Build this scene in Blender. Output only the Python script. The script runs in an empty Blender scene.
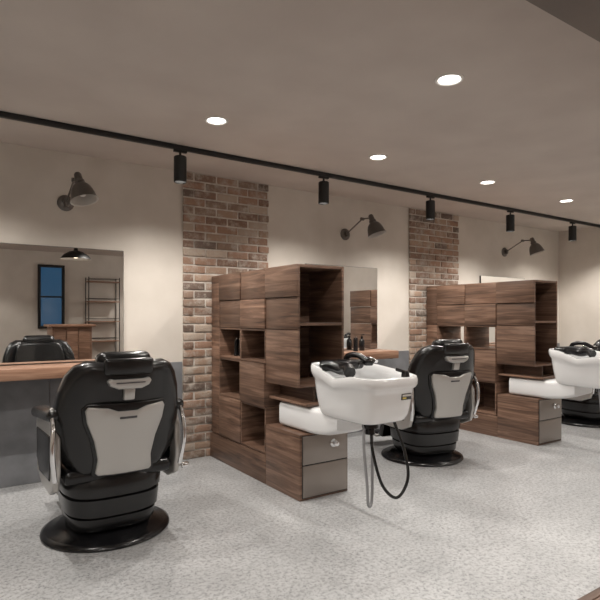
import bpy, bmesh, math, random
from mathutils import Vector, Matrix
random.seed(7)
R = math.radians
scn = bpy.context.scene
try:
    scn.view_settings.view_transform = 'Standard'
    scn.view_settings.look = 'None'
except Exception:
    pass

# ------------------------------------------------------------------ materials
def mat(name, col, rough=0.5, metal=0.0, emit=None, estr=0.0, coat=0.0, bump=None):
    m = bpy.data.materials.new(name); m.use_nodes = True
    nt = m.node_tree; b = nt.nodes['Principled BSDF']
    b.inputs['Base Color'].default_value = (*col, 1)
    b.inputs['Roughness'].default_value = rough
    b.inputs['Metallic'].default_value = metal
    if coat: b.inputs['Coat Weight'].default_value = coat
    if emit:
        b.inputs['Emission Color'].default_value = (*emit, 1)
        b.inputs['Emission Strength'].default_value = estr
    if bump:
        sc, st, dist = bump
        tc = nt.nodes.new('ShaderNodeTexCoord'); n = nt.nodes.new('ShaderNodeTexNoise')
        n.inputs['Scale'].default_value = sc; n.inputs['Detail'].default_value = 4
        bp = nt.nodes.new('ShaderNodeBump'); bp.inputs['Strength'].default_value = st; bp.inputs['Distance'].default_value = dist
        nt.links.new(tc.outputs['Object'], n.inputs['Vector']); nt.links.new(n.outputs['Fac'], bp.inputs['Height'])
        nt.links.new(bp.outputs['Normal'], b.inputs['Normal'])
    return m

def ramp(nt, stops, interp='LINEAR'):
    r = nt.nodes.new('ShaderNodeValToRGB'); cr = r.color_ramp; cr.interpolation = interp
    while len(cr.elements) < len(stops): cr.elements.new(0.5)
    for e, (p, c) in zip(cr.elements, stops):
        e.position = p; e.color = (*c, 1)
    return r

def noise_mat(name, c1, c2, scale, rough=0.8, bump=0.1, dist=0.005, detail=6, lo=.35, hi=.65):
    m = bpy.data.materials.new(name); m.use_nodes = True
    nt = m.node_tree; b = nt.nodes['Principled BSDF']; L = nt.links
    tc = nt.nodes.new('ShaderNodeTexCoord')
    n = nt.nodes.new('ShaderNodeTexNoise'); n.inputs['Scale'].default_value = scale; n.inputs['Detail'].default_value = detail
    L.new(tc.outputs['Object'], n.inputs['Vector'])
    r = ramp(nt, [(lo, c1), (hi, c2)]); L.new(n.outputs['Fac'], r.inputs['Fac'])
    L.new(r.outputs['Color'], b.inputs['Base Color']); b.inputs['Roughness'].default_value = rough
    n2 = nt.nodes.new('ShaderNodeTexNoise'); n2.inputs['Scale'].default_value = scale * 14; n2.inputs['Detail'].default_value = 5
    L.new(tc.outputs['Object'], n2.inputs['Vector'])
    bp = nt.nodes.new('ShaderNodeBump'); bp.inputs['Strength'].default_value = bump; bp.inputs['Distance'].default_value = dist
    L.new(n2.outputs['Fac'], bp.inputs['Height']); L.new(bp.outputs['Normal'], b.inputs['Normal'])
    return m

def wood_mat(name, dark, mid, light, scl=(3, 2, 45), rough=0.42):
    m = bpy.data.materials.new(name); m.use_nodes = True
    nt = m.node_tree; b = nt.nodes['Principled BSDF']; L = nt.links
    tc = nt.nodes.new('ShaderNodeTexCoord'); at = nt.nodes.new('ShaderNodeAttribute'); at.attribute_name = 'tone'
    mul = nt.nodes.new('ShaderNodeMath'); mul.operation = 'MULTIPLY'; mul.inputs[1].default_value = 37.0
    L.new(at.outputs['Fac'], mul.inputs[0])
    add = nt.nodes.new('ShaderNodeVectorMath'); add.operation = 'ADD'
    L.new(tc.outputs['Object'], add.inputs[0]); L.new(mul.outputs[0], add.inputs[1])
    mp = nt.nodes.new('ShaderNodeMapping'); mp.inputs['Scale'].default_value = scl
    L.new(add.outputs[0], mp.inputs['Vector'])
    n = nt.nodes.new('ShaderNodeTexNoise'); n.inputs['Scale'].default_value = 1.0; n.inputs['Detail'].default_value = 8
    n.inputs['Roughness'].default_value = 0.6; n.inputs['Distortion'].default_value = 1.1
    L.new(mp.outputs[0], n.inputs['Vector'])
    r = ramp(nt, [(.30, dark), (.5, mid), (.68, light)]); L.new(n.outputs['Fac'], r.inputs['Fac'])
    # broad figure variation
    n2 = nt.nodes.new('ShaderNodeTexNoise'); n2.inputs['Scale'].default_value = .22; n2.inputs['Detail'].default_value = 2
    L.new(mp.outputs[0], n2.inputs['Vector'])
    mr2 = nt.nodes.new('ShaderNodeMapRange'); mr2.inputs['From Min'].default_value = .3; mr2.inputs['From Max'].default_value = .7
    mr2.inputs['To Min'].default_value = .78; mr2.inputs['To Max'].default_value = 1.2
    L.new(n2.outputs['Fac'], mr2.inputs['Value'])
    hsv = nt.nodes.new('ShaderNodeHueSaturation')
    mr = nt.nodes.new('ShaderNodeMapRange'); mr.inputs['To Min'].default_value = .80; mr.inputs['To Max'].default_value = 1.25
    L.new(at.outputs['Fac'], mr.inputs['Value'])
    mm = nt.nodes.new('ShaderNodeMath'); mm.operation = 'MULTIPLY'; L.new(mr.outputs[0], mm.inputs[0]); L.new(mr2.outputs[0], mm.inputs[1])
    L.new(mm.outputs[0], hsv.inputs['Value'])
    L.new(r.outputs['Color'], hsv.inputs['Color']); L.new(hsv.outputs[0], b.inputs['Base Color'])
    b.inputs['Roughness'].default_value = rough
    bp = nt.nodes.new('ShaderNodeBump'); bp.inputs['Strength'].default_value = .15; bp.inputs['Distance'].default_value = .002
    L.new(n.outputs['Fac'], bp.inputs['Height']); L.new(bp.outputs['Normal'], b.inputs['Normal'])
    return m

def floor_mat():
    m = bpy.data.materials.new('stone_floor'); m.use_nodes = True
    nt = m.node_tree; b = nt.nodes['Principled BSDF']; L = nt.links
    tc = nt.nodes.new('ShaderNodeTexCoord')
    big = nt.nodes.new('ShaderNodeTexNoise'); big.inputs['Scale'].default_value = 2.2; big.inputs['Detail'].default_value = 6; big.inputs['Roughness'].default_value = .6
    L.new(tc.outputs['Object'], big.inputs['Vector'])
    r0 = ramp(nt, [(.32, (.42, .425, .43)), (.68, (.55, .555, .56))]); L.new(big.outputs['Fac'], r0.inputs['Fac'])
    v = nt.nodes.new('ShaderNodeTexVoronoi'); v.inputs['Scale'].default_value = 52; v.feature = 'F1'
    L.new(tc.outputs['Object'], v.inputs['Vector'])
    r1 = ramp(nt, [(.12, (.32, .32, .33)), (.30, (1, 1, 1))]); L.new(v.outputs['Distance'], r1.inputs['Fac'])
    n = nt.nodes.new('ShaderNodeTexNoise'); n.inputs['Scale'].default_value = 48; n.inputs['Detail'].default_value = 7; n.inputs['Roughness'].default_value = .7
    L.new(tc.outputs['Object'], n.inputs['Vector'])
    r2 = ramp(nt, [(.36, (.35, .35, .36)), (.54, (1, 1, 1))]); L.new(n.outputs['Fac'], r2.inputs['Fac'])
    m1 = nt.nodes.new('ShaderNodeMix'); m1.data_type = 'RGBA'; m1.blend_type = 'MULTIPLY'; m1.inputs[0].default_value = .6
    L.new(r0.outputs[0], m1.inputs[6]); L.new(r1.outputs[0], m1.inputs[7])
    m2 = nt.nodes.new('ShaderNodeMix'); m2.data_type = 'RGBA'; m2.blend_type = 'MULTIPLY'; m2.inputs[0].default_value = .7
    L.new(m1.outputs[2], m2.inputs[6]); L.new(r2.outputs[0], m2.inputs[7])
    L.new(m2.outputs[2], b.inputs['Base Color']); b.inputs['Roughness'].default_value = .36
    bp = nt.nodes.new('ShaderNodeBump'); bp.inputs['Strength'].default_value = .3; bp.inputs['Distance'].default_value = .004
    L.new(n.outputs['Fac'], bp.inputs['Height']); L.new(bp.outputs['Normal'], b.inputs['Normal'])
    return m

def brick_mat():
    m = bpy.data.materials.new('aged_brick'); m.use_nodes = True
    nt = m.node_tree; b = nt.nodes['Principled BSDF']; L = nt.links
    at = nt.nodes.new('ShaderNodeAttribute'); at.attribute_name = 'tone'
    r = ramp(nt, [(0, (.22, .135, .095)), (.2, (.32, .195, .135)), (.42, (.25, .17, .125)), (.6, (.37, .255, .185)), (.78, (.15, .105, .082)), (.9, (.44, .35, .28))], 'CONSTANT')
    L.new(at.outputs['Fac'], r.inputs['Fac'])
    tc = nt.nodes.new('ShaderNodeTexCoord')
    n = nt.nodes.new('ShaderNodeTexNoise'); n.inputs['Scale'].default_value = 12; n.inputs['Detail'].default_value = 8; n.inputs['Roughness'].default_value = .72
    L.new(tc.outputs['Object'], n.inputs['Vector'])
    r2 = ramp(nt, [(.47, (.03, .03, .03)), (.66, (.85, .85, .85))]); L.new(n.outputs['Fac'], r2.inputs['Fac'])
    mx = nt.nodes.new('ShaderNodeMix'); mx.data_type = 'RGBA'
    L.new(r2.outputs[0], mx.inputs[0]); L.new(r.outputs[0], mx.inputs[6]); mx.inputs[7].default_value = (.50, .45, .395, 1)
    L.new(mx.outputs[2], b.inputs['Base Color']); b.inputs['Roughness'].default_value = .9
    n3 = nt.nodes.new('ShaderNodeTexNoise'); n3.inputs['Scale'].default_value = 60; n3.inputs['Detail'].default_value = 6
    L.new(tc.outputs['Object'], n3.inputs['Vector'])
    bp = nt.nodes.new('ShaderNodeBump'); bp.inputs['Strength'].default_value = .8; bp.inputs['Distance'].default_value = .008
    L.new(n3.outputs['Fac'], bp.inputs['Height']); L.new(bp.outputs['Normal'], b.inputs['Normal'])
    return m

M_WALL = noise_mat('wall_plaster', (.62, .57, .51), (.68, .63, .57), 3, .9, .08, .003)
M_CEIL = noise_mat('ceiling_plaster', (.57, .515, .475), (.63, .575, .53), 2, .9, .12, .004)
M_SOFF = noise_mat('soffit_paint', (.20, .175, .16), (.23, .20, .18), 3, .8, .05, .003)
M_GREY = noise_mat('grey_concrete_panel', (.15, .155, .165), (.21, .215, .228), 5, .75, .15, .003)
M_FLOOR = floor_mat()
M_BRICK = brick_mat()
M_MORT = noise_mat('mortar', (.52, .475, .43), (.68, .63, .57), 20, .95, .5, .006)
M_WOOD = wood_mat('walnut', (.060, .034, .023), (.150, .086, .058), (.27, .168, .118), (2.2, 1.5, 28))
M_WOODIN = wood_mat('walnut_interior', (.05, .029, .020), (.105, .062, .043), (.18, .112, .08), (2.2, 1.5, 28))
M_OAK = wood_mat('counter_wood', (.17, .09, .055), (.28, .155, .10), (.38, .23, .155), (2, 30, 30))
M_PLANK = wood_mat('plank_floor', (.06, .035, .023), (.12, .07, .047), (.19, .12, .085), (3, 25, 3))
M_BLK = mat('black_leather', (.006, .006, .0065), .27, coat=.15, bump=(90, .10, .002))
M_BLKP = mat('black_plastic', (.007, .007, .008), .22)
M_BLKM = mat('black_powdercoat', (.008, .008, .008), .5)
M_SILV = mat('silver_shell', (.50, .485, .465), .30, .5)
M_TAUPE = mat('taupe_metal_panel', (.30, .265, .24), .33, .5)
M_CHR = mat('chrome', (.80, .80, .81), .12, 1.0)
M_PORC = mat('white_ceramic', (.88, .885, .89), .12, coat=.5)
M_WPLA = mat('white_plastic', (.86, .865, .87), .35)
M_GHOSE = mat('grey_hose', (.28, .28, .29), .4)
M_LAMP = mat('gunmetal', (.17, .16, .15), .28, .8)
M_LAMPIN = mat('lamp_inner', (.5, .48, .45), .5)
M_MIRR = mat('mirror_glass', (.86, .87, .87), .008, 1.0)
M_EDGE = mat('mirror_edge', (.05, .05, .05), .3, .6)
M_WHITE = mat('white_paint', (.75, .73, .70), .5)
M_GLOW = mat('lamp_glow', (1, 1, 1), .5, emit=(1.0, .95, .88), estr=10)
M_GLOW2 = mat('lamp_glow_warm', (1, 1, 1), .5, emit=(1.0, .82, .6), estr=4)
M_FILLGLOW = mat('fill_globe_glow', (1, 1, 1), .4, emit=(1.0, .94, .88), estr=20)  # emission for the globes added as ceiling fill light
M_DUSK = mat('dusk_glass', (.01, .02, .04), .05, emit=(.05, .14, .26), estr=.45)
M_LABEL = mat('label_yellow', (.75, .6, .15), .5)
M_LABK = mat('label_dark', (.06, .06, .065), .5)

# ------------------------------------------------------------------ mesh builder
class B:
    def __init__(s): s.v = []; s.f = []; s.mi = []; s.t = []; s.mats = []
    def _m(s, m):
        if m not in s.mats: s.mats.append(m)
        return s.mats.index(m)
    def raw(s, vs, fs, m, tone=None, xf=None, deform=None):
        o = len(s.v); mi = s._m(m)
        tone = random.random() if tone is None else tone
        for p in vs:
            p = Vector(p)
            if deform: p = Vector(deform(p))
            if xf is not None: p = xf @ p
            s.v.append(p); s.t.append(tone)
        for f in fs: s.f.append([i + o for i in f]); s.mi.append(mi)
    def frombm(s, bm, m, **k):
        bmesh.ops.recalc_face_normals(bm, faces=bm.faces)
        bm.verts.index_update()
        s.raw([v.co.copy() for v in bm.verts], [[v.index for v in f.verts] for f in bm.faces], m, **k)
        bm.free()
    def box(s, x0, x1, y0, y1, z0, z1, m, bev=.003, seg=2, cuts=0, **k):
        bm = bmesh.new(); bmesh.ops.create_cube(bm, size=1)
        sx, sy, sz = abs(x1-x0), abs(y1-y0), abs(z1-z0)
        for v in bm.verts:
            v.co = Vector(((x0+x1)/2 + v.co.x*sx, (y0+y1)/2 + v.co.y*sy, (z0+z1)/2 + v.co.z*sz))
        bev = min(bev, .49*min(sx, sy, sz))
        if bev > 0: bmesh.ops.bevel(bm, geom=list(bm.edges), offset=bev, segments=seg, profile=.5, affect='EDGES')
        if cuts: bmesh.ops.subdivide_edges(bm, edges=[e for e in bm.edges if e.calc_length() > .08], cuts=cuts, use_grid_fill=True)
        s.frombm(bm, m, **k)
    def prism(s, outline, y0, y1, m, bev=.01, seg=3, cuts=0, **k):
        bm = bmesh.new()
        vs = [bm.verts.new((x, y0, z)) for x, z in outline]; f = bm.faces.new(vs)
        r = bmesh.ops.extrude_face_region(bm, geom=[f])
        for v in [g for g in r['geom'] if isinstance(g, bmesh.types.BMVert)]: v.co.y = y1
        bmesh.ops.recalc_face_normals(bm, faces=bm.faces)
        caps = [f for f in bm.faces if len(f.verts) > 4 or (len(outline) == 4 and abs(f.normal.y) > .9)]
        es = set(e for f in caps for e in f.edges)
        bmesh.ops.bevel(bm, geom=list(es), offset=bev, segments=seg, profile=.5, affect='EDGES')
        bmesh.ops.triangulate(bm, faces=[f for f in bm.faces if len(f.verts) > 4])
        if cuts:
            for _ in range(cuts):
                bmesh.ops.subdivide_edges(bm, edges=[e for e in bm.edges if e.calc_length() > .07], cuts=1)
            bmesh.ops.triangulate(bm, faces=[f for f in bm.faces if len(f.verts) > 4])
        s.frombm(bm, m, **k)
    def loft(s, rings, m, caps=(True, True), **k):
        n = len(rings[0]); vs = [p for r in rings for p in r]; fs = []
        for i in range(len(rings)-1):
            for j in range(n):
                a = i*n+j; b = i*n+(j+1) % n
                fs.append([a, b, b+n, a+n])
        if caps[0]: fs.append(list(range(n))[::-1])
        if caps[1]: fs.append([(len(rings)-1)*n + j for j in range(n)])
        s.raw(vs, fs, m, **k)
    def lathe(s, prof, m, c=(0, 0, 0), n=40, sx=1, sy=1, **k):
        rings = [[Vector((c[0]+max(r, 1e-4)*sx*math.cos(2*math.pi*j/n), c[1]+max(r, 1e-4)*sy*math.sin(2*math.pi*j/n), c[2]+z)) for j in range(n)] for r, z in prof]
        s.loft(rings, m, (False, False), **k)
    def tube(s, pts, r, m, n=10, sub=8, smooth=True, **k):
        P = [Vector(p) for p in pts]; out = []
        if smooth and len(P) > 2:
            Q = [2*P[0]-P[1]] + P + [2*P[-1]-P[-2]]
            for i in range(1, len(Q)-2):
                for j in range(sub):
                    t = j/sub; a, b, c, d = Q[i-1], Q[i], Q[i+1], Q[i+2]
                    out.append(.5*((2*b)+(c-a)*t+(2*a-5*b+4*c-d)*t*t+(3*b-a-3*c+d)*t**3))
            out.append(P[-1])
        else: out = P
        rings = []; up = Vector((0.13, .21, 1)).normalized()
        prev = None
        for i, p in enumerate(out):
            d = (out[min(i+1, len(out)-1)] - out[max(i-1, 0)]).normalized()
            if prev is None:
                a = d.cross(up)
                if a.length < .1: a = d.cross(Vector((1, 0, 0)))
            else: a = prev - d*prev.dot(d)
            a.normalize(); prev = a; b = d.cross(a)
            rr = r if not callable(r) else r(i/(len(out)-1))
            rings.append([p + rr*(a*math.cos(2*math.pi*j/n)+b*math.sin(2*math.pi*j/n)) for j in range(n)])
        s.loft(rings, m, (True, True), **k)
    def cyl(s, p0, p1, r, m, n=28, **k): s.tube([p0, p1], r, m, n=n, smooth=False, **k)
    def make(s, name, loc=(0, 0, 0), rotz=0, ang=38):
        me = bpy.data.meshes.new(name); me.from_pydata([tuple(v) for v in s.v], [], s.f)
        for m in s.mats: me.materials.append(m)
        me.polygons.foreach_set('material_index', s.mi)
        me.polygons.foreach_set('use_smooth', [True]*len(s.f))
        a = me.attributes.new('tone', 'FLOAT', 'POINT'); a.data.foreach_set('value', s.t)
        me.update()
        try: me.set_sharp_from_angle(angle=R(ang))
        except Exception: pass
        return place(me, name, loc, rotz)

def place(me, name, loc, rotz=0):
    o = bpy.data.objects.new(name, me); o.location = loc; o.rotation_euler[2] = rotz
    scn.collection.objects.link(o); return o

def sring(cx, cy, z, a, b, e=4, n=56, zf=None):
    out = []
    for j in range(n):
        t = 2*math.pi*j/n; c, s_ = math.cos(t), math.sin(t)
        x = cx + a*math.copysign(abs(c)**(2/e), c); y = cy + b*math.copysign(abs(s_)**(2/e), s_)
        out.append(Vector((x, y, z + (zf(x-cx, y-cy) if zf else 0))))
    return out

# ------------------------------------------------------------------ room shell
XL, XR, YB, H = -2.5, 7.72, -7.0, 2.53
def slab(name, x0, x1, y0, y1, z0, z1, m):
    b = B(); b.box(x0, x1, y0, y1, z0, z1, m, bev=0, tone=.5); return b.make(name)
slab('wall_back', XL-.1, XR+.1, 0, .1, 0, H, M_WALL)
slab('wall_right', XR, XR+.1, YB, 0, 0, H, M_WALL)
slab('wall_left', XL-.1, XL, YB, 0, 0, H, M_WALL)
slab('wall_front', XL-.1, XR+.1, YB-.1, YB, 0, H, M_WALL)
slab('ceiling', XL-.1, XR+.1, YB-.1, .1, H, H+.1, M_CEIL)
slab('floor', XL-.1, XR+.1, -3.19, .1, -.1, 0, M_FLOOR)
b = B()
b.box(XL-.1, XR+.1, -3.23, -3.19, -.1, .004, M_PLANK, bev=.003, tone=.5)
yy = -3.232
while yy > YB-.1:
    xx = XL-.1 - random.random()*1.2
    while xx < XR+.1:
        x2 = xx+1.4
        if x2 > XL: b.box(max(xx, XL-.1), min(x2, XR+.1)-.002, max(yy-.118, YB-.1), yy, -.1, 0, M_PLANK, bev=.001, seg=1)
        xx = x2
    yy -= .12
b.make('floor_entry')
slab('ceiling_beam', XL, XR, -3.85, -3.31, 2.40, H, M_SOFF)

# ------------------------------------------------------------------ brick columns
def brick_panel(x0, x1):
    b = B(); b.box(x0+.004, x1-.004, -.020, -.0005, 0.001, H-.001, M_MORT, bev=0)
    bl, bh, g = .2165, .0745, .014; z = .002; row = 0
    while z < H-.01:
        z1 = min(z+bh-g+random.uniform(-.001, .001), H-.002)
        x = x0 - (bl/2 if row % 2 else 0)
        while x < x1-.01:
            a = max(x, x0); c = min(x+bl-g, x1)
            if c-a > .02 and z1-z > .015:
                j = lambda s=.003: random.uniform(-s, s)
                dy = random.uniform(.024, .034)
                b.box(a+(0 if a == x0 else j()), c+(0 if c == x1 else j()), -dy, -.012, z, z1, M_BRICK, bev=.005, seg=2)
            x += bl
        z += bh; row += 1
    return b.make('brick_column', ang=60)
brick_panel(1.763, 2.629); brick_panel(4.544, 5.41)

for i, (a, c) in enumerate([(XL, 1.76), (2.632, 4.541), (5.413, XR-.001)]):
    b = B(); n = max(1, round((c-a)/.95)); w = (c-a)/n
    for q in range(n):
        b.box(a+q*w+.0015, a+(q+1)*w-.0015, -.015, -.0005, .001, .858, M_GREY, bev=.0015, seg=1)
    b.make('trim_%d' % (i+1))

# ------------------------------------------------------------------ stations
P = 2.78
def mirror(xc):
    b = B(); w = .485
    b.box(xc-w, xc+w, -.022, -.001, .90, 1.792, M_EDGE, bev=.001, seg=1)
    b.box(xc-w+.003, xc+w-.003, -.0245, -.0225, .903, 1.789, M_MIRR, bev=0)
    return b.make('wall_mirror', ang=20)
def counter(xc):
    b = B(); w = .50
    b.box(xc-w, xc+w, -.34, -.017, .812, .892, M_OAK, bev=.003)
    for sx in (-1, 1):
        b.box(xc+sx*.46-.015, xc+sx*.46+.015, -.28, -.017, .802, .811, M_BLKM, bev=.001)
        b.box(xc+sx*.46-.015, xc+sx*.46+.015, -.026, -.017, .72, .802, M_BLKM, bev=.001)
    return b.make('wall_counter')
for xc in (.765, .775+P, .775+2*P):
    mirror(xc); counter(xc)

def sconce(xc):
    b = B(); z0 = 2.135
    b.lathe([(0, 0), (.062, 0), (.062, .008), (.05, .018), (.022, .024), (.022, .05), (0, .05)], M_LAMP, xf=Matrix.Translation((xc, -.0008, z0)) @ Matrix.Rotation(R(90), 4, 'X'))
    b.cyl((xc, -.04, z0-.03), (xc, -.04, z0+.03), .016, M_LAMP)
    b.tube([(xc, -.045, z0+.01), (xc+.01, -.27, z0+.125)], .0075, M_LAMP, smooth=False)
    b.cyl((xc-.008, -.27, z0+.125), (xc+.028, -.27, z0+.125), .016, M_LAMP)
    b.tube([(xc+.01, -.27, z0+.125), (xc+.01, -.40, z0+.115)], .0075, M_LAMP, smooth=False)
    X = Matrix.Translation((xc+.01, -.41, z0+.115)) @ Matrix.Rotation(R(-16), 4, 'X') @ Matrix.Rotation(R(-10), 4, 'Y')
    b.lathe([(0, .035), (.018, .033), (.026, .02), (.028, -.02), (.035, -.028), (.037, -.045), (.033, -.05), (.046, -.058), (.064, -.078), (.076, -.105), (.084, -.135), (.089, -.165), (.095, -.176), (.097, -.182)], M_LAMP, xf=X)
    b.lathe([(.097, -.182), (.088, -.178), (.082, -.14), (.072, -.107), (.056, -.083), (.04, -.07), (0, -.065)], M_LAMPIN, xf=X)
    b.lathe([(0, -.15), (.018, -.145), (.028, -.125), (.024, -.10), (.014, -.08), (.014, -.065)], M_WHITE, xf=X, n=20)
    return b.make('wall_sconce')
for i in range(3): sconce(.81+i*2.785)

# ------------------------------------------------------------------ track with spots
spots = [0.11, 1.486, 2.82, 4.19, 5.55, 6.9]
b = B(); TY = -.66
b.box(XL+.001, XR-.001, TY-.017, TY+.017, H-.034, H-.0005, M_BLKM, bev=.002)
b.make('ceiling_track')
LAMPS = []
for x in spots:
    b = B()
    b.box(x-.05, x+.05, TY-.014, TY+.014, H-.052, H-.0345, M_BLKM, bev=.003)
    b.cyl((x, TY, H-.052), (x, TY, H-.085), .009, M_BLKM)
    b.lathe([(0, 0), (.043, 0), (.047, -.005), (.047, -.19), (.044, -.192), (.040, -.19), (.039, -.17)], M_BLKM, c=(x, TY, H-.083), n=36)
    b.lathe([(.039, -.17), (0, -.17)], M_GLOW, c=(x, TY, H-.083), n=24)
    b.make('track_spotlight')
    LAMPS.append(((x, TY, H-.283), 50, 150, .9, .04))
down = [(1.49, -1.28), (2.9, -1.28), (4.30, -1.27), (5.70, -1.25), (.08, -1.28), (7.1, -1.25), (2.27, -2.53), (-.5, -2.53), (5.05, -2.53),
        (-.5, -4.6), (2.27, -4.6), (5.05, -4.6), (3.6, -5.7), (.2, -5.7)]  # this row: unseen rear downlights, added as fill light
for (x, y) in down:
    b = B()
    b.lathe([(.058, 0), (.058, -.004), (.066, -.009), (.075, -.006), (.077, -.0005)], M_WHITE, c=(x, y, H), n=36)
    b.lathe([(.0585, -.002), (0, -.002)], M_GLOW, c=(x, y, H), n=30)
    b.make('recessed_downlight')
    LAMPS.append(((x, y, H-.02), 54, 125, .35, .012))
for i, (loc, e, ang, bl, rad) in enumerate(LAMPS):
    l = bpy.data.lights.new('lamp_light', 'SPOT'); l.energy = e; l.spot_size = R(ang); l.spot_blend = bl
    l.shadow_soft_size = rad; l.color = (1.0, .95, .885)
    o = bpy.data.objects.new('lamp_light', l); o.location = loc; scn.collection.objects.link(o)
# unseen glowing globes, added behind the camera to brighten ceiling and walls
for (x, y) in [(-1.0, -5.0), (4.4, -5.0), (6.5, -4.6)]:
    b = B()
    b.cyl((x, y, H-.0005), (x, y, H-.025), .05, M_BLKM); b.cyl((x, y, H-.025), (x, y, 2.06), .004, M_BLKM, n=8)
    b.lathe([(0, .20), (.03, .20), (.035, .165), (.0, .165)], M_BLKM, c=(x, y, 1.87), n=24)
    b.lathe([(.17*math.sin(math.pi*k/24), .17*math.cos(math.pi*k/24)) for k in range(25)], M_FILLGLOW, c=(x, y, 1.87), n=36)
    b.make('added_fill_globe')

# ------------------------------------------------------------------ storage partition
def partition(x0, open_rows):
    b = B(); W = .405; G = .0024; E = -1.43
    b.box(-.012, W, -1.02, -.036, .001, .215, M_WOOD, bev=.003)
    b.box(-.012, W, -1.472, -1.022, .001, .45, M_WOOD, bev=.003)
    b.box(.012, W-.012, -1.480, -1.472, .02, .235, M_TAUPE, bev=.002)
    b.box(.012, W-.012, -1.480, -1.472, .243, .436, M_TAUPE, bev=.002)
    b.box(.007, W-.007, -1.4735, -1.472, .014, .440, M_BLKM, bev=0)
    b.lathe([(0, 0), (.028, 0), (.03, .006), (.026, .012), (.017, .016), (.017, .034), (.02, .04), (.016, .046), (0, .047)], M_CHR,
            xf=Matrix.Translation((.27, -1.480, .365)) @ Matrix.Rotation(R(90), 4, 'X'), n=28)
    Z = [.22, .57, .90, 1.16, 1.39, 1.617]
    def cell(ya, yb, za, zb, kind, pr=0):
        if kind == 'box':
            b.box(-pr, W, yb+G, ya-G, za+G, zb-G, M_WOOD, bev=.003)
        else:
            t = .016; q = random.random()
            b.box(-pr, W, yb+G/2, ya-G/2, za+G/2, za+t, M_WOOD, bev=.0015, tone=q)
            b.box(-pr, W, yb+G/2, ya-G/2, zb-t, zb-G/2, M_WOOD, bev=.0015, tone=q)
            b.box(-pr, W, ya-t, ya-G/2, za+t, zb-t, M_WOOD, bev=.0015, tone=q)
            b.box(-pr, W, yb+G/2, yb+t, za+t, zb-t, M_WOOD, bev=.0015, tone=q)
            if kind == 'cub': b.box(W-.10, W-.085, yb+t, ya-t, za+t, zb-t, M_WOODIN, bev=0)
    cell(-.036, -.2, Z[0], 1.16, 'box'); cell(-.036, -.2, 1.16, Z[5], 'box', .0)
    k = 'open' if open_rows else 'cub'
    cell(-.2, -.6, Z[4], Z[5], 'box', .008); cell(-.2, -.6, Z[3], Z[4], 'box', .0)
    cell(-.2, -.6, Z[2], Z[3], k); cell(-.2, -.6, Z[1], Z[2], 'cub'); cell(-.2, -.6, Z[0], Z[1], 'box', .006)
    cell(-.6, -1.0, Z[4], Z[5], 'box', 0); cell(-.6, -1.0, Z[3], Z[4], 'box', .010)
    cell(-.6, -1.0, Z[2], Z[3], k); cell(-.6, -1.0, Z[1], Z[2], 'box', .014); cell(-.6, -1.0, Z[0], Z[1], 'cub')
    zs = [.76, 1.16, 1.39, 1.617]
    for i in range(3):
        b.box(-(.010 if i == 2 else .0), .02, E, -1.0-G, zs[i]+G, zs[i+1]-G, M_WOOD, bev=.003)
    b.box(W-.02, W, E, -1.0-G, .762, 1.615, M_WOOD, bev=.002)
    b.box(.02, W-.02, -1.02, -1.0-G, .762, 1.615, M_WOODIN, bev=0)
    for z in (.762, 1.19, 1.594):
        b.box(.02, W-.02, E+.002, -1.02, z, z+.021, M_WOOD, bev=.0015)
    b.box(W-.02, W, E, -1.0, .45, .76, M_WOOD, bev=.002)
    b.box(.03, W-.02, -1.50, -1.0, .640, .661, M_WOOD, bev=.002, tone=.9)
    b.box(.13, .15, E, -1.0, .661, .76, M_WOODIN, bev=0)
    return b.make('storage_partition', (x0, 0, 0))
partition(2.025, False); partition(2.03+P, True)

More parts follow.
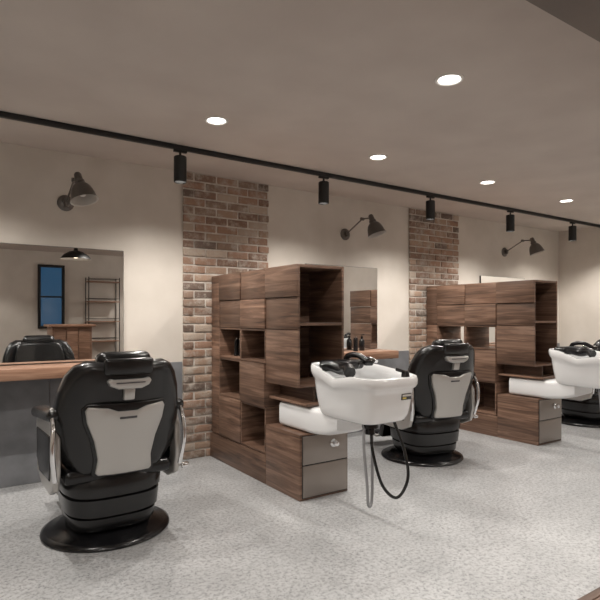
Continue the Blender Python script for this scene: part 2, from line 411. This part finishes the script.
# ------------------------------------------------------------------ shampoo basin
def basin(x0):
    b = B()
    cx = .205
    rings = []
    for y, hw, zb, zt in [(-1.12, .165, .453, .634), (-1.30, .165, .453, .636), (-1.49, .165, .454, .636), (-1.56, .165, .458, .636), (-1.68, .165, .475, .64), (-1.80, .16, .52, .66)]:
        r = []
        for j in range(32):
            t = 2*math.pi*j/32; c, s_ = math.cos(t), math.sin(t)
            r.append(Vector((cx+hw*math.copysign(abs(c)**.3, c), y, (zb+zt)/2+(zt-zb)/2*math.copysign(abs(s_)**.3, s_))))
        rings.append(r)
    b.loft(rings, M_WPLA)
    cy = -1.86
    zf = lambda s: (lambda x, y: s*(.03*(y/.3) - .045*math.exp(-((x+.235)/.08)**2 - (y/.11)**2)))
    O = []
    prof = [(.12, .13, .605, 0), (.165, .228, .609, 0), (.187, .253, .622, 0), (.200, .268, .655, 0), (.211, .284, .73, .1), (.219, .294, .80, .4), (.223, .300, .835, .7), (.235, .313, .85, .9), (.242, .320, .87, 1), (.243, .321, .90, 1), (.238, .316, .915, 1), (.222, .30, .918, 1), (.211, .289, .908, 1), (.203, .278, .87, .9), (.19, .26, .80, .5), (.165, .23, .72, .2), (.10, .15, .685, 0), (.03, .03, .675, 0), (.001, .001, .675, 0)]
    for a, bb, z, s in prof: O.append(sring(cx, cy, z, a, bb, 4.6, 72, zf(s)))
    b.loft(O, M_PORC)
    b.lathe([(0, .004), (.02, .004), (.024, 0)], M_CHR, c=(cx, cy, .680), n=20)
    b.tube([(cx-.21, cy-.13, .918), (cx-.185, cy-.08, .937), (cx-.17, cy, .925), (cx-.185, cy+.08, .942), (cx-.21, cy+.13, .937)], .036, M_BLKP, n=16)
    b.box(cx-.15, cx+.14, cy+.13, cy+.28, .90, .965, M_BLKP, bev=.028, seg=5)
    b.box(cx-.11, cx-.01, cy+.0, cy+.15, .915, .975, M_BLKP, bev=.026, seg=5)
    b.tube([(cx+.02, cy+.20, .94), (cx+.02, cy+.17, .99), (cx+.03, cy+.08, 1.0), (cx+.04, cy-.0, .965)], .019, M_BLKP, n=14)
    b.lathe([(0, .0), (.034, 0), (.038, -.02), (.028, -.035), (0, -.036)], M_BLKP, c=(cx+.04, cy-.01, .975), n=24)
    b.tube([(cx+.11, cy+.19, .93), (cx+.13, cy+.10, .975), (cx+.12, cy+.0, .96)], .012, M_CHR, n=12)
    b.lathe([(0, .04), (.020, .038), (.024, .02), (.026, 0)], M_BLKP, c=(cx+.11, cy-.27, .885), n=24)
    b.tube([(cx+.11, cy-.27, .915), (cx+.04, cy-.265, .935)], .010, M_BLKP, smooth=False)
    b.box(cx+.055, cx+.135, cy-.2965, cy-.280, .752, .789, M_LABK, bev=.001, seg=1)
    b.box(cx+.06, cx+.09, cy-.298, cy-.2965, .757, .768, M_LABEL, bev=0)
    b.box(cx+.06, cx+.13, cy-.298, cy-.2965, .772, .784, M_WHITE, bev=0)
    b.lathe([(0, 0), (.05, 0), (.05, -.03), (.03, -.04), (.03, -.07), (0, -.07)], M_BLKP, c=(cx-.06, cy-.14, .606), n=24)
    o = Vector((-2.045, 0, 0))
    blk = [(2.19, -2.01, .56), (2.17, -2.05, .43), (2.21, -2.09, .24), (2.29, -2.13, .165), (2.36, -2.15, .27), (2.375, -2.11, .42), (2.34, -2.05, .61)]
    b.tube([Vector(p)+o for p in blk], .0095, M_BLKP)
    g = [(2.15, -1.99, .61), (2.125, -2.02, .45), (2.14, -2.03, .24), (2.15, -2.03, .12), (2.185, -2.02, .13), (2.20, -2.01, .30), (2.205, -2.0, .54)]
    b.tube([Vector(p)+o for p in g], .0095, M_GHOSE)
    return b.make('shampoo_basin', (x0, 0, 0), ang=50)
basin(2.03); basin(2.035+P)

# ------------------------------------------------------------------ barber chair
def chair_mesh():
    b = B()
    b.lathe([(0, .001), (.355, .001), (.362, .010), (.358, .022), (.335, .034), (.29, .042), (.27, .06), (.20, .065), (0, .066)], M_BLKP, n=64)
    R_ = []
    for a, bb, z in [(.17, .17, .06), (.225, .225, .075), (.24, .245, .10), (.245, .25, .15), (.232, .237, .156), (.232, .237, .162), (.256, .262, .170), (.262, .268, .23), (.264, .27, .26), (.250, .256, .268), (.250, .256, .276), (.270, .278, .284), (.275, .285, .35), (.262, .272, .385), (.2, .2, .395)]:
        R_.append(sring(0, -.03, z, a, bb, 3.2, 64))
    b.loft(R_, M_BLK)
    b.box(-.262, .262, -.27, .31, .385, .535, M_BLK, bev=.055, seg=6)
    b.box(-.29, .29, -.30, .25, .36, .44, M_BLKP, bev=.03, seg=4)
    for s in (-1, 1):
        out = [(-.27, .34), (-.16, .295), (.10, .295), (.24, .34), (.285, .45), (.29, .60), (.26, .675), (-.24, .70), (-.30, .62), (-.31, .45)]
        X = Matrix.Rotation(R(90), 4, 'Z')
        b.prism(out, -.018, .018, M_SILV, bev=.012, xf=Matrix.Translation((s*.325, 0, 0)) @ X)
        inn = [(-.20, .38), (.12, .36), (.22, .43), (.225, .60), (-.20, .62), (-.24, .5)]
        b.prism(inn, -.026, .026, M_BLKP, bev=.01, xf=Matrix.Translation((s*.325, 0, 0)) @ X)
        b.box(s*.325-.048, s*.325+.048, -.30, .30, .675, .745, M_BLK, bev=.034, seg=5, cuts=2,
              deform=lambda p: (p.x, p.y, p.z + .03*(-(p.y)/.3)))
        b.tube([(s*.335, -.30, .40), (s*.352, -.33, .55), (s*.345, -.31, .70), (s*.34, -.22, .76)], .013, M_CHR, n=12)
    def bend(p):
        return (p.x, p.y - (p.z-.45)*.20 + 1.0*p.x*p.x, p.z)
    half = [(.10, 1.015), (.20, 1.02), (.255, .995), (.292, .945), (.322, .86), (.336, .76), (.34, .66), (.332, .57), (.30, .50), (.262, .455), (.24, .42), (.20, .40)]
    outl = [(-x, z) for x, z in half[::-1]] + half
    b.prism(outl, -.36, -.235, M_BLK, bev=.05, seg=5, cuts=2, deform=bend)
    half = [(.15, 1.0), (.2, .97), (.23, .85), (.24, .65), (.22, .52), (.15, .50)]
    b.prism([(-x, z) for x, z in half[::-1]] + half, -.25, -.185, M_BLK, bev=.03, seg=4, cuts=2, deform=bend)
    half = [(.06, .80), (.20, .80), (.225, .775), (.215, .70), (.178, .60), (.158, .50), (.165, .42), (.15, .40)]
    b.prism([(-x, z) for x, z in half[::-1]] + half, -.372, -.34, M_BLKP, bev=.006, seg=2, cuts=2, deform=bend)
    half = [(.05, .755), (.10, .775), (.195, .785), (.208, .765), (.198, .70), (.160, .60), (.140, .50), (.148, .425), (.135, .412)]
    b.prism([(-x, z) for x, z in half[::-1]] + half, -.388, -.36, M_SILV, bev=.008, seg=3, cuts=2, deform=bend)
    b.box(-.045, .045, -.391, -.386, .715, .727, M_LABK, bev=.001, seg=1, deform=bend)
    b.box(-.145, .145, -.30, -.19, .95, 1.065, M_BLK, bev=.045, seg=6, cuts=2, deform=bend)
    b.box(-.128, .128, -.375, -.335, .945, 1.035, M_BLK, bev=.018, seg=4, cuts=1, deform=bend)
    half = [(.075, .925), (.10, .93), (.112, .915), (.10, .892), (.06, .875)]
    b.prism([(-x, z) for x, z in half[::-1]] + half, -.398, -.35, M_SILV, bev=.008, seg=3, deform=bend)
    b.box(-.028, .028, -.385, -.35, .815, .885, M_SILV, bev=.006, deform=bend)
    b.box(-.075, .075, -.402, -.397, .905, .911, M_LABK, bev=.001, seg=1, deform=bend)
    b.tube([(.25, -.16, .37), (.33, -.22, .375), (.37, -.25, .37)], .008, M_CHR)
    b.box(.36, .41, -.275, -.235, .355, .385, M_CHR, bev=.01, seg=3)
    X = Matrix.Translation((0, .33, .27)) @ Matrix.Rotation(R(16), 4, 'X')
    b.box(-.2, .2, -.03, .04, -.16, .15, M_BLK, bev=.028, seg=5, xf=X)
    for s in (-1, 1):
        b.tube([(s*.15, .30, .36), (s*.15, .40, .16), (s*.15, .52, .115)], .011, M_CHR)
    b.box(-.2, .2, .44, .63, .10, .125, M_SILV, bev=.01, seg=3)
    b.box(-.18, .18, .455, .615, .124, .134, M_BLKP, bev=.004)
    return b
ch = chair_mesh().make('barber_chair', (.825, -1.18, 0), ang=45)
place(ch.data, 'barber_chair', (.81+P, -1.10, 0), R(-9)); place(ch.data, 'barber_chair', (.81+2*P, -1.10, 0), R(-4))

# ------------------------------------------------------------------ small things
def clipper(loc, rz):
    b = B()
    b.loft([sring(0, 0, z, a, bb, 3, 24) for z, a, bb in [(0, .022, .018), (.004, .026, .022), (.05, .022, .018), (.10, .024, .019), (.13, .028, .018), (.14, .026, .012)]], M_BLKP)
    b.box(-.024, .024, -.008, .004, .138, .156, M_CHR, bev=.002)
    return b.make('hair_clipper', loc, rz)
clipper((2.13, -.42, .9165), .3); clipper((2.14, -.50, .9165), -.5); clipper((2.12, -.34, .9165), 1.2)
clipper((3.60, -.17, .893), .3)
def bottle(loc):
    b = B()
    b.lathe([(0, 0), (.026, 0), (.029, .004), (.029, .10), (.02, .118), (.011, .122), (.011, .135), (.014, .136), (.014, .15), (0, .151)], M_BLKP, n=28)
    b.tube([(0, 0, .148), (0, 0, .168), (.02, -.02, .17)], .004, M_BLKP)
    return b.make('pump_bottle', loc)
bottle((3.72, -.13, .893))

# ------------------------------------------------------------------ rear of the room (seen in the mirrors)
b = B()
x0, x1, z0, z1, y = 1.62, 2.0, 1.08, 2.22, YB+.001
for a in [(x0-.05, x1+.05, z0-.05, z0), (x0-.05, x1+.05, z1, z1+.05), (x0-.05, x0, z0, z1), (x1, x1+.05, z0, z1), (x0, x1, 1.63, 1.66)]:
    b.box(a[0], a[1], y, y+.06, a[2], a[3], M_BLKM, bev=.004)
b.box(x0, x1, y, y+.015, z0, z1, M_DUSK, bev=0)
b.make('window_1')
b = B()
b.box(1.60, 2.25, -6.10, -5.55, .001, 1.08, M_OAK, bev=.004)
b.box(1.55, 2.30, -6.15, -5.48, 1.08, 1.12, M_OAK, bev=.006)
for q in range(3): b.box(1.63+q*.2, 1.81+q*.2, -5.55, -5.535, .08, 1.06, M_OAK, bev=.003)
b.make('reception_counter')
b = B()
b.cyl((1.87, -5.0, H-.0005), (1.87, -5.0, H-.03), .05, M_BLKM); b.cyl((1.87, -5.0, H-.03), (1.87, -5.0, 2.36), .005, M_BLKM)
b.lathe([(0, .09), (.03, .09), (.035, .05), (.10, .035), (.19, -.02), (.235, -.08), (.24, -.09)], M_BLKM, c=(1.87, -5.0, 2.30))
b.lathe([(.24, -.09), (.232, -.085), (.185, -.025), (.1, .028), (0, .04)], M_WHITE, c=(1.87, -5.0, 2.30))
b.lathe([(0, -.075), (.03, -.07), (.045, -.045), (.03, -.01), (.015, .04)], M_GLOW2, c=(1.87, -5.0, 2.30), n=24)
b.make('pendant_lamp')
b = B()
for xx in (2.45, 3.05):
    for yy in (YB+.03, YB+.30): b.cyl((xx, yy, .0), (xx, yy, 2.05), .009, M_BLKM, n=10)
for z in (.3, .75, 1.15, 1.55, 1.95):
    b.box(2.44, 3.06, YB+.02, YB+.31, z, z+.018, M_OAK, bev=.002)
    for yy in (YB+.03, YB+.30): b.cyl((2.45, yy, z+.07), (3.05, yy, z+.07), .005, M_BLKM, n=8)
b.make('wire_shelf')

# ------------------------------------------------------------------ world, camera
w = bpy.data.worlds.new('World'); scn.world = w; w.use_nodes = True
w.node_tree.nodes['Background'].inputs[0].default_value = (.05, .08, .14, 1)
w.node_tree.nodes['Background'].inputs[1].default_value = .3
cam = bpy.data.cameras.new('Camera'); co = bpy.data.objects.new('Camera', cam); scn.collection.objects.link(co)
co.location = (0, -4.45, 1.25); co.rotation_euler = (R(90), 0, R(-34.1))
cam.sensor_width = 36; cam.lens = 532/600*36; cam.shift_y = 17/600; cam.clip_start = .05
scn.camera = co
